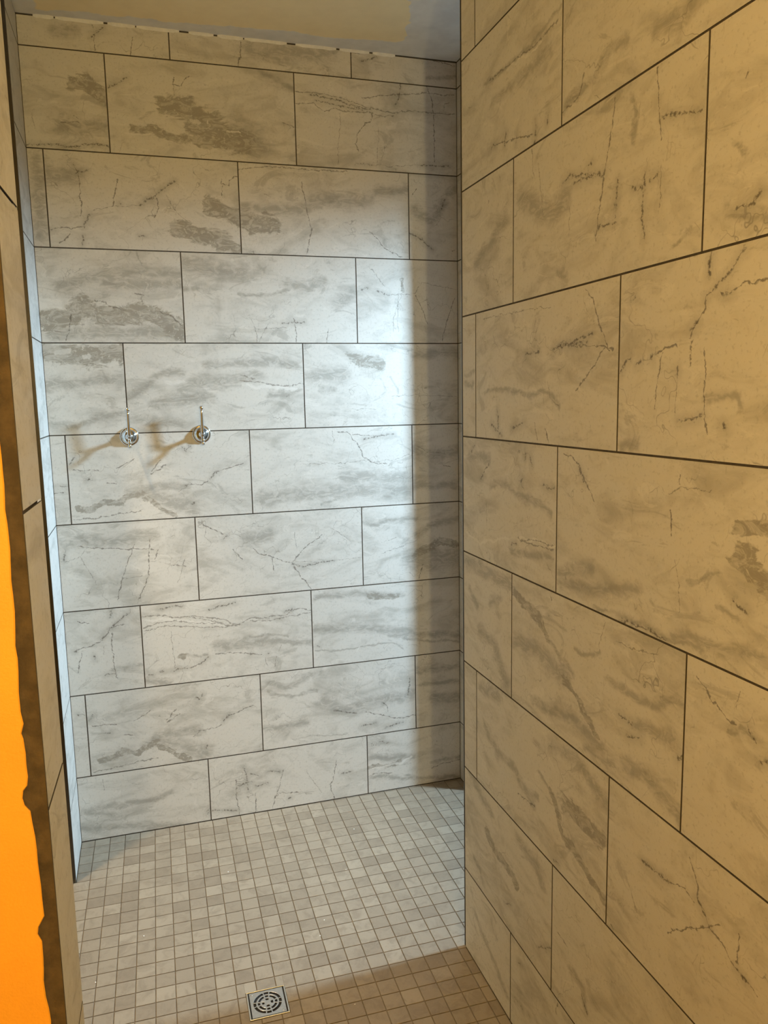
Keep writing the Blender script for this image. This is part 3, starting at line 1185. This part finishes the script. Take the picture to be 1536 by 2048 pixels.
pieces = []
for iy in range(-25, 18):
    for ix in range(-22, 47):
        lx, ly0 = (ix + 0.5) * MP, (iy + 0.5) * MP
        cx, cy = NODE[0] + lx * ca - ly0 * sa, NODE[1] + lx * sa + ly0 * ca
        h = (MP - MJ) / 2
        poly = [(cx + a * ca - b_ * sa, cy + a * sa + b_ * ca) for a, b_ in ((-h, -h), (h, -h), (h, h), (-h, h))]
        full = area(poly)
        poly = clip(poly, 0, 1, YB - 0.0015)
        poly = clip(poly, 0, -1, -0.95)
        if cy > YL:
            poly = clip(poly, -1, 0, -(XL + 0.0015))
        else:
            poly = clip(poly, -1, 0, 1.198)
        if cy > YRET:
            poly = clip(poly, 1, 0, XW - 0.0015)
        elif cy < YWING + 0.004:
            poly = clip(poly, 1, 0, XR - 0.0015)
        else:
            poly = clip(poly, 1, 0, 2.29)
        if cx < XL and YL - 0.03 < cy <= YL:
            poly = clip(poly, 0, 1, YL - 0.0015)
        if len(poly) < 3 or area(poly) < 3e-5:
            continue
        parts = [poly]
        if cx + 0.04 > DX0 and cx - 0.04 < DX1 and cy + 0.04 > DY0 and cy - 0.04 < DY1:
            g = 0.0012
            parts = [clip(poly, 1, 0, DX0 - g), clip(poly, -1, 0, -(DX1 + g))]
            midp = clip(clip(poly, -1, 0, -(DX0 - g)), 1, 0, DX1 + g)
            parts += [clip(midp, 0, 1, DY0 - g), clip(midp, 0, -1, -(DY1 + g))] if len(midp) > 2 else []
            parts = [q for q in parts if len(q) > 2 and area(q) > 2e-5]
        for q in parts:
            # seen from the entry: right of the jamb's sight line, left of the near wall's end
            vis = cx > -0.1215 * cy and (cx < XR if cy < YWING else cx < 0.418 * cy) and cy > 1.52 and 0.287 * cx + 0.947 * cy > 1.72
            pieces.append((cy, cx, q, len(q) == 4 and abs(area(q) - full) < 1e-7, vis))

seen = sorted([p for p in pieces if p[4]], key=lambda p: p[0])
single, rest = seen[:300], seen[300:] + [p for p in pieces if not p[4]]
for cy, cx, q, isfull, vis in single:
    if isfull:
        o = obj('mosaic_tile', variants[min(17, int(mosaic_shade() * 18))], M_MOSAIC, floor)
        o.location = (cx, cy, 0)
        o.rotation_euler = (0, 0, ANG)
    else:
        bm = bmesh.new()
        ly_ = bm.verts.layers.float.new('shade')
        gx, gy = sum(p[0] for p in q) / len(q), sum(p[1] for p in q) / len(q)
        prism(bm, q, gx, gy, mosaic_shade(), ly_)
        o = obj('mosaic_tile', bm_mesh(bm, 'mosaic_tile'), M_MOSAIC, floor)
        o.location = (gx, gy, 0)
bm = bmesh.new()
ly_ = bm.verts.layers.float.new('shade')
for cy, cx, q, isfull, vis in rest:
    prism(bm, q, 0, 0, mosaic_shade(), ly_)
o = obj('mosaic_field', bm_mesh(bm, 'mosaic_field'), M_MOSAIC, floor)
o['kind'] = 'stuff'
o['label'] = 'far rows of small square taupe mosaic tiles'


# ------------------------------------------------------------------ floor drain
def make_drain():
    cx, cy = (DX0 + DX1) / 2, (DY0 + DY1) / 2
    root = bpy.data.objects.new('floor_drain', None)
    COL.objects.link(root)
    root.location = (cx, cy, -0.0022)
    root.rotation_euler = (0, 0, ANG)
    root['label'] = 'square steel shower drain with round slotted grate set in the mosaic'
    root['category'] = 'drain'
    hx, hy = (DX1 - DX0) / 2, (DY1 - DY0) / 2
    z0 = 0.0001
    # well
    obj('well', boxes('well', [(-hx + .002, hx - .002, -hy + .002, hy - .002, z0, z0 + 0.0005)]), M_DARK, root)
    # raised rim
    bm = bmesh.new()
    w = 0.0032
    top = 0.0042
    for r in ((-hx, hx, -hy, -hy + w, z0, top), (-hx, hx, hy - w, hy, z0, top), (-hx, -hx + w, -hy + w, hy - w, z0, top), (hx - w, hx, -hy + w, hy - w, z0, top)):
        add_box(bm, *r)
    bmesh.ops.bevel(bm, geom=list(bm.edges), offset=0.0007, segments=2, affect='EDGES')
    obj('frame', bm_mesh(bm, 'frame'), M_RIM, root)
    # grate: polar plate with slots, blended out to a square
    half = min(hx, hy) - w - 0.0024
    rad = [0.0, 0.0085, 0.0145, 0.0195, 0.0255, 0.0300, 0.0370, 0.0400]
    na = 72
    bm = bmesh.new()
    rings = [[bm.verts.new((0, 0, 0))]]
    for r in rad[1:]:
        rings.append([bm.verts.new((r * math.cos(2 * math.pi * i / na), r * math.sin(2 * math.pi * i / na), 0)) for i in range(na)])
    sq = []
    for i in range(na):
        a = 2 * math.pi * i / na
        c, s = math.cos(a), math.sin(a)
        k = half / max(abs(c), abs(s))
        sq.append(bm.verts.new((c * k, s * k, 0)))

    def hole(ri, i):
        d = ((i + 0.5) * 360 / na + 45) % 90 - 45      # degrees from the nearest axis
        if ri == 1:
            return abs(d) < 22
        if ri == 3:
            return abs(d) < 11 or abs(d) > 20
        if ri == 5:
            return abs(d) < 7.6 or abs(d) > 14.9
        return False
    for ri in range(len(rad) - 1):
        for i in range(na):
            if hole(ri, i):
                continue
            j = (i + 1) % na
            if ri == 0:
                bm.faces.new((rings[0][0], rings[1][i], rings[1][j]))
            else:
                bm.faces.new((rings[ri][i], rings[ri + 1][i], rings[ri + 1][j], rings[ri][j]))
    for i in range(na):
        j = (i + 1) % na
        bm.faces.new((rings[-1][i], sq[i], sq[j], rings[-1][j]))
    ext = bmesh.ops.extrude_face_region(bm, geom=list(bm.faces))
    bmesh.ops.translate(bm, vec=(0, 0, 0.0016), verts=[e for e in ext['geom'] if isinstance(e, bmesh.types.BMVert)])
    me = bm_mesh(bm, 'grate')
    g = obj('grate', me, M_STEEL, root)
    g.location = (0, 0, 0.0018)
    bv = g.modifiers.new('edge', 'BEVEL')
    bv.width = 0.0004
    bv.segments = 2
    bv.limit_method = 'ANGLE'
    for sx, sy in ((-1, 1), (1, -1)):
        sc = obj('screw', bm_mesh(lathe([(0, .0006), (.0012, .0007), (.0020, .0009), (.0029, .0006), (.0031, 0), (0, 0)], 16), 'screw', True), M_STEEL, root)
        sc.location = (sx * (half - 0.0065), sy * (half - 0.0065), 0.0034)
    return root


make_drain()


# ------------------------------------------------------------------ chrome robe hooks
def make_hook(x, z, label):
    root = bpy.data.objects.new('robe_hook', None)
    COL.objects.link(root)
    root.location = (x, YB, z)
    root['label'] = label
    root['category'] = 'hook'
    root['group'] = 'chrome hooks on the tiled wall'
    rx = Matrix.Rotation(math.pi / 2, 4, 'X')          # +Z -> -Y
    bm = lathe([(0, 0.0002), (.0315, 0.0002), (.0322, .0025), (.0312, .0050), (.0285, .0066), (.0268, .0062), (.0255, .0072), (.0235, .0112), (.0190, .0150), (.0130, .0176), (.0085, .0190), (.0075, .0215), (0, .0225)], 48)
    bm.transform(rx)
    rose = obj('rosette', bm_mesh(bm, 'rosette', True), M_CHROME, root)
    bm = lathe([(.0072, .0195), (.0066, .027), (.0060, .034), (.0078, .0375), (.0092, .0425), (.0078, .0475), (.0040, .0505), (0, .0512)], 28)
    bm.transform(rx)
    obj('post', bm_mesh(bm, 'post', True), M_CHROME, root)
    pts, rad = [], []
    for i in range(15):
        f = i / 14
        a = f * math.pi / 2
        if f < 0.5:
            a = f * math.pi
            pts.append((0, -0.0430 - 0.0100 * math.sin(a), 0.002 + 0.014 * (1 - math.cos(a))))
        else:
            g = (f - 0.5) / 0.5
            pts.append((0, -0.0530 - 0.004 * g, 0.016 + 0.072 * g))
        rad.append(0.0062 - 0.0014 * f)
    arm = obj('upper_arm', bm_mesh(tube(pts, rad), 'upper_arm', True), M_CHROME, root)
    bm = lathe([(0, -.0072), (.0042, -.0064), (.0070, -.0038), (.0082, 0), (.0070, .0038), (.0042, .0064), (0, .0072)], 24)
    bm.transform(Matrix.Translation((0, -0.0572, 0.0925)))
    obj('knob', bm_mesh(bm, 'knob', True), M_CHROME, arm)
    pts = [(0, -0.042, -0.003), (0, -0.046, -0.011), (0, -0.051, -0.019), (0, -0.057, -0.027), (0, -0.062, -0.033)]
    low = obj('lower_arm', bm_mesh(tube(pts, [.0056, .0050, .0046, .0050, .0060]), 'lower_arm', True), M_CHROME, root)
    bm = lathe([(0, -.0062), (.0040, -.0054), (.0066, -.0030), (.0074, 0), (.0066, .0030), (.0040, .0054), (0, .0062)], 24)
    bm.transform(Matrix.Translation((0, -0.0505, -0.0185)))
    obj('knob', bm_mesh(bm, 'knob', True), M_CHROME, low)
    return root


make_hook(-0.046, 1.455, 'chrome robe hook below a vertical tile joint, close to the daylit return')
make_hook(0.197, 1.456, 'chrome robe hook in mid tile, further from the daylit return')

# ------------------------------------------------------------------ plaster crumbs left on the floor
crumbs = [(0.565, 2.385), (0.438, 2.155), (0.41, 2.09), (0.655, 2.62), (-0.088, 2.255), (-0.215, 2.10), (0.185, 2.50), (0.80, 2.53), (0.44, 1.80)]
for cx, cy in crumbs:
    bm = bmesh.new()
    bmesh.ops.create_icosphere(bm, subdivisions=1, radius=0.0022)
    for v in bm.verts:
        v.co *= rr.uniform(0.6, 1.25)
        v.co.z = max(v.co.z * 0.6, -0.0008)
    o = obj('plaster_crumb', bm_mesh(bm, 'plaster_crumb'), M_CRUMB)
    o.location = (cx, cy, 0.0008)
    o['label'] = 'tiny white crumb of plaster lying on the mosaic floor'
    o['category'] = 'crumb'
    o['group'] = 'plaster crumbs on the shower floor'

# ------------------------------------------------------------------ lamps the place has (behind and beside the camera)
vl = bpy.data.objects.new('vanity_lamp', None)
COL.objects.link(vl)
vl.location = (0.10, -1.2, 1.72)
vl['label'] = 'small brass wall lamp on the bathroom wall with an added bowl blocking light downward'
vl['category'] = 'lamp'
obj('backplate', boxes('backplate', [(-.05, .05, 0, .015, -.06, .06)]), M_BRASS, vl)
obj('arm', bm_mesh(tube([(0, .012, 0), (0, .15, 0.0), (0, .32, -.005), (0, .47, .01)], [.008] * 4), 'arm', True), M_BRASS, vl)
obj('shading_cup', bm_mesh(lathe([(0, .005), (.03, .01), (.046, .024), (.052, .036)], 28), 'shading_cup', True), M_BRASS, vl).location = (0, .50, 0)  # opaque bowl added under the bulb to dim the light falling downward
lamp('vanity_bulb_offscreen', (0, .50, .080), VANITY_COLOR, VANITY_POWER, 0.03, vl)

def downlight(x, y, label, color, power, radius, aim, spot):
    al = bpy.data.objects.new('recessed_light', None)
    COL.objects.link(al)
    al.location = (x, y, ZC)
    al['label'] = label
    al['category'] = 'lamp'
    obj('trim_ring', bm_mesh(lathe([(.088, 0), (.104, -.002), (.106, -.006), (.090, -.009), (.088, -.001)], 40), 'trim_ring', True), M_FRAME, al)
    src = Vector((x, y, ZC - 0.03))
    d = (Vector(aim) - src).normalized()
    lamp('alcove_downlight_offscreen', (0, 0, -.03), color, power, radius, al, 'SPOT', d.to_track_quat('-Z', 'Y').to_euler(), spot)


sl = bpy.data.objects.new('ceiling_spotlight', None)
COL.objects.link(sl)
sl.location = (PASSAGE_XY[0], PASSAGE_XY[1], ZC)
sl['label'] = 'cool white spotlight hanging on a stem in the hidden side passage'
sl['category'] = 'lamp'
hd = (Vector(PASSAGE_AIM) - Vector((PASSAGE_XY[0], PASSAGE_XY[1], PASSAGE_Z))).normalized()
hq = hd.to_track_quat('-Z', 'Y')
obj('canopy', bm_mesh(lathe([(0, 0), (.05, 0), (.05, -.012), (.01, -.02), (0, -.02)], 28), 'canopy', True), M_FRAME, sl)
obj('stem', bm_mesh(lathe([(.006, -.018), (.006, PASSAGE_Z - ZC + .08), (0, PASSAGE_Z - ZC + .08)], 14), 'stem', True), M_FRAME, sl)
head_ = obj('head', bm_mesh(lathe([(.130, -.012), (.133, .02), (.120, .085), (.06, .12), (0, .125), (0, .115), (.055, .11), (.113, .08), (.127, .02), (.127, -.012)], 40), 'head', True), M_FRAME, sl)
head_.location = (0, 0, PASSAGE_Z - ZC)
head_.rotation_euler = hq.to_euler()
lamp('passage_spotlight_offscreen', tuple(Vector((0, 0, PASSAGE_Z - ZC)) + hd * 0.014), PASSAGE_COLOR, PASSAGE_POWER, 0.120, sl, 'SPOT', hq.to_euler(), (math.radians(PASSAGE_CONE), 0.9))
downlight(-0.62, 2.28, 'warm white recessed downlight above the hidden shower alcove', ALCOVE_COLOR, ALCOVE_POWER, 0.05,
          (-0.50, 2.40, 0.0), (math.radians(64), 0.6))
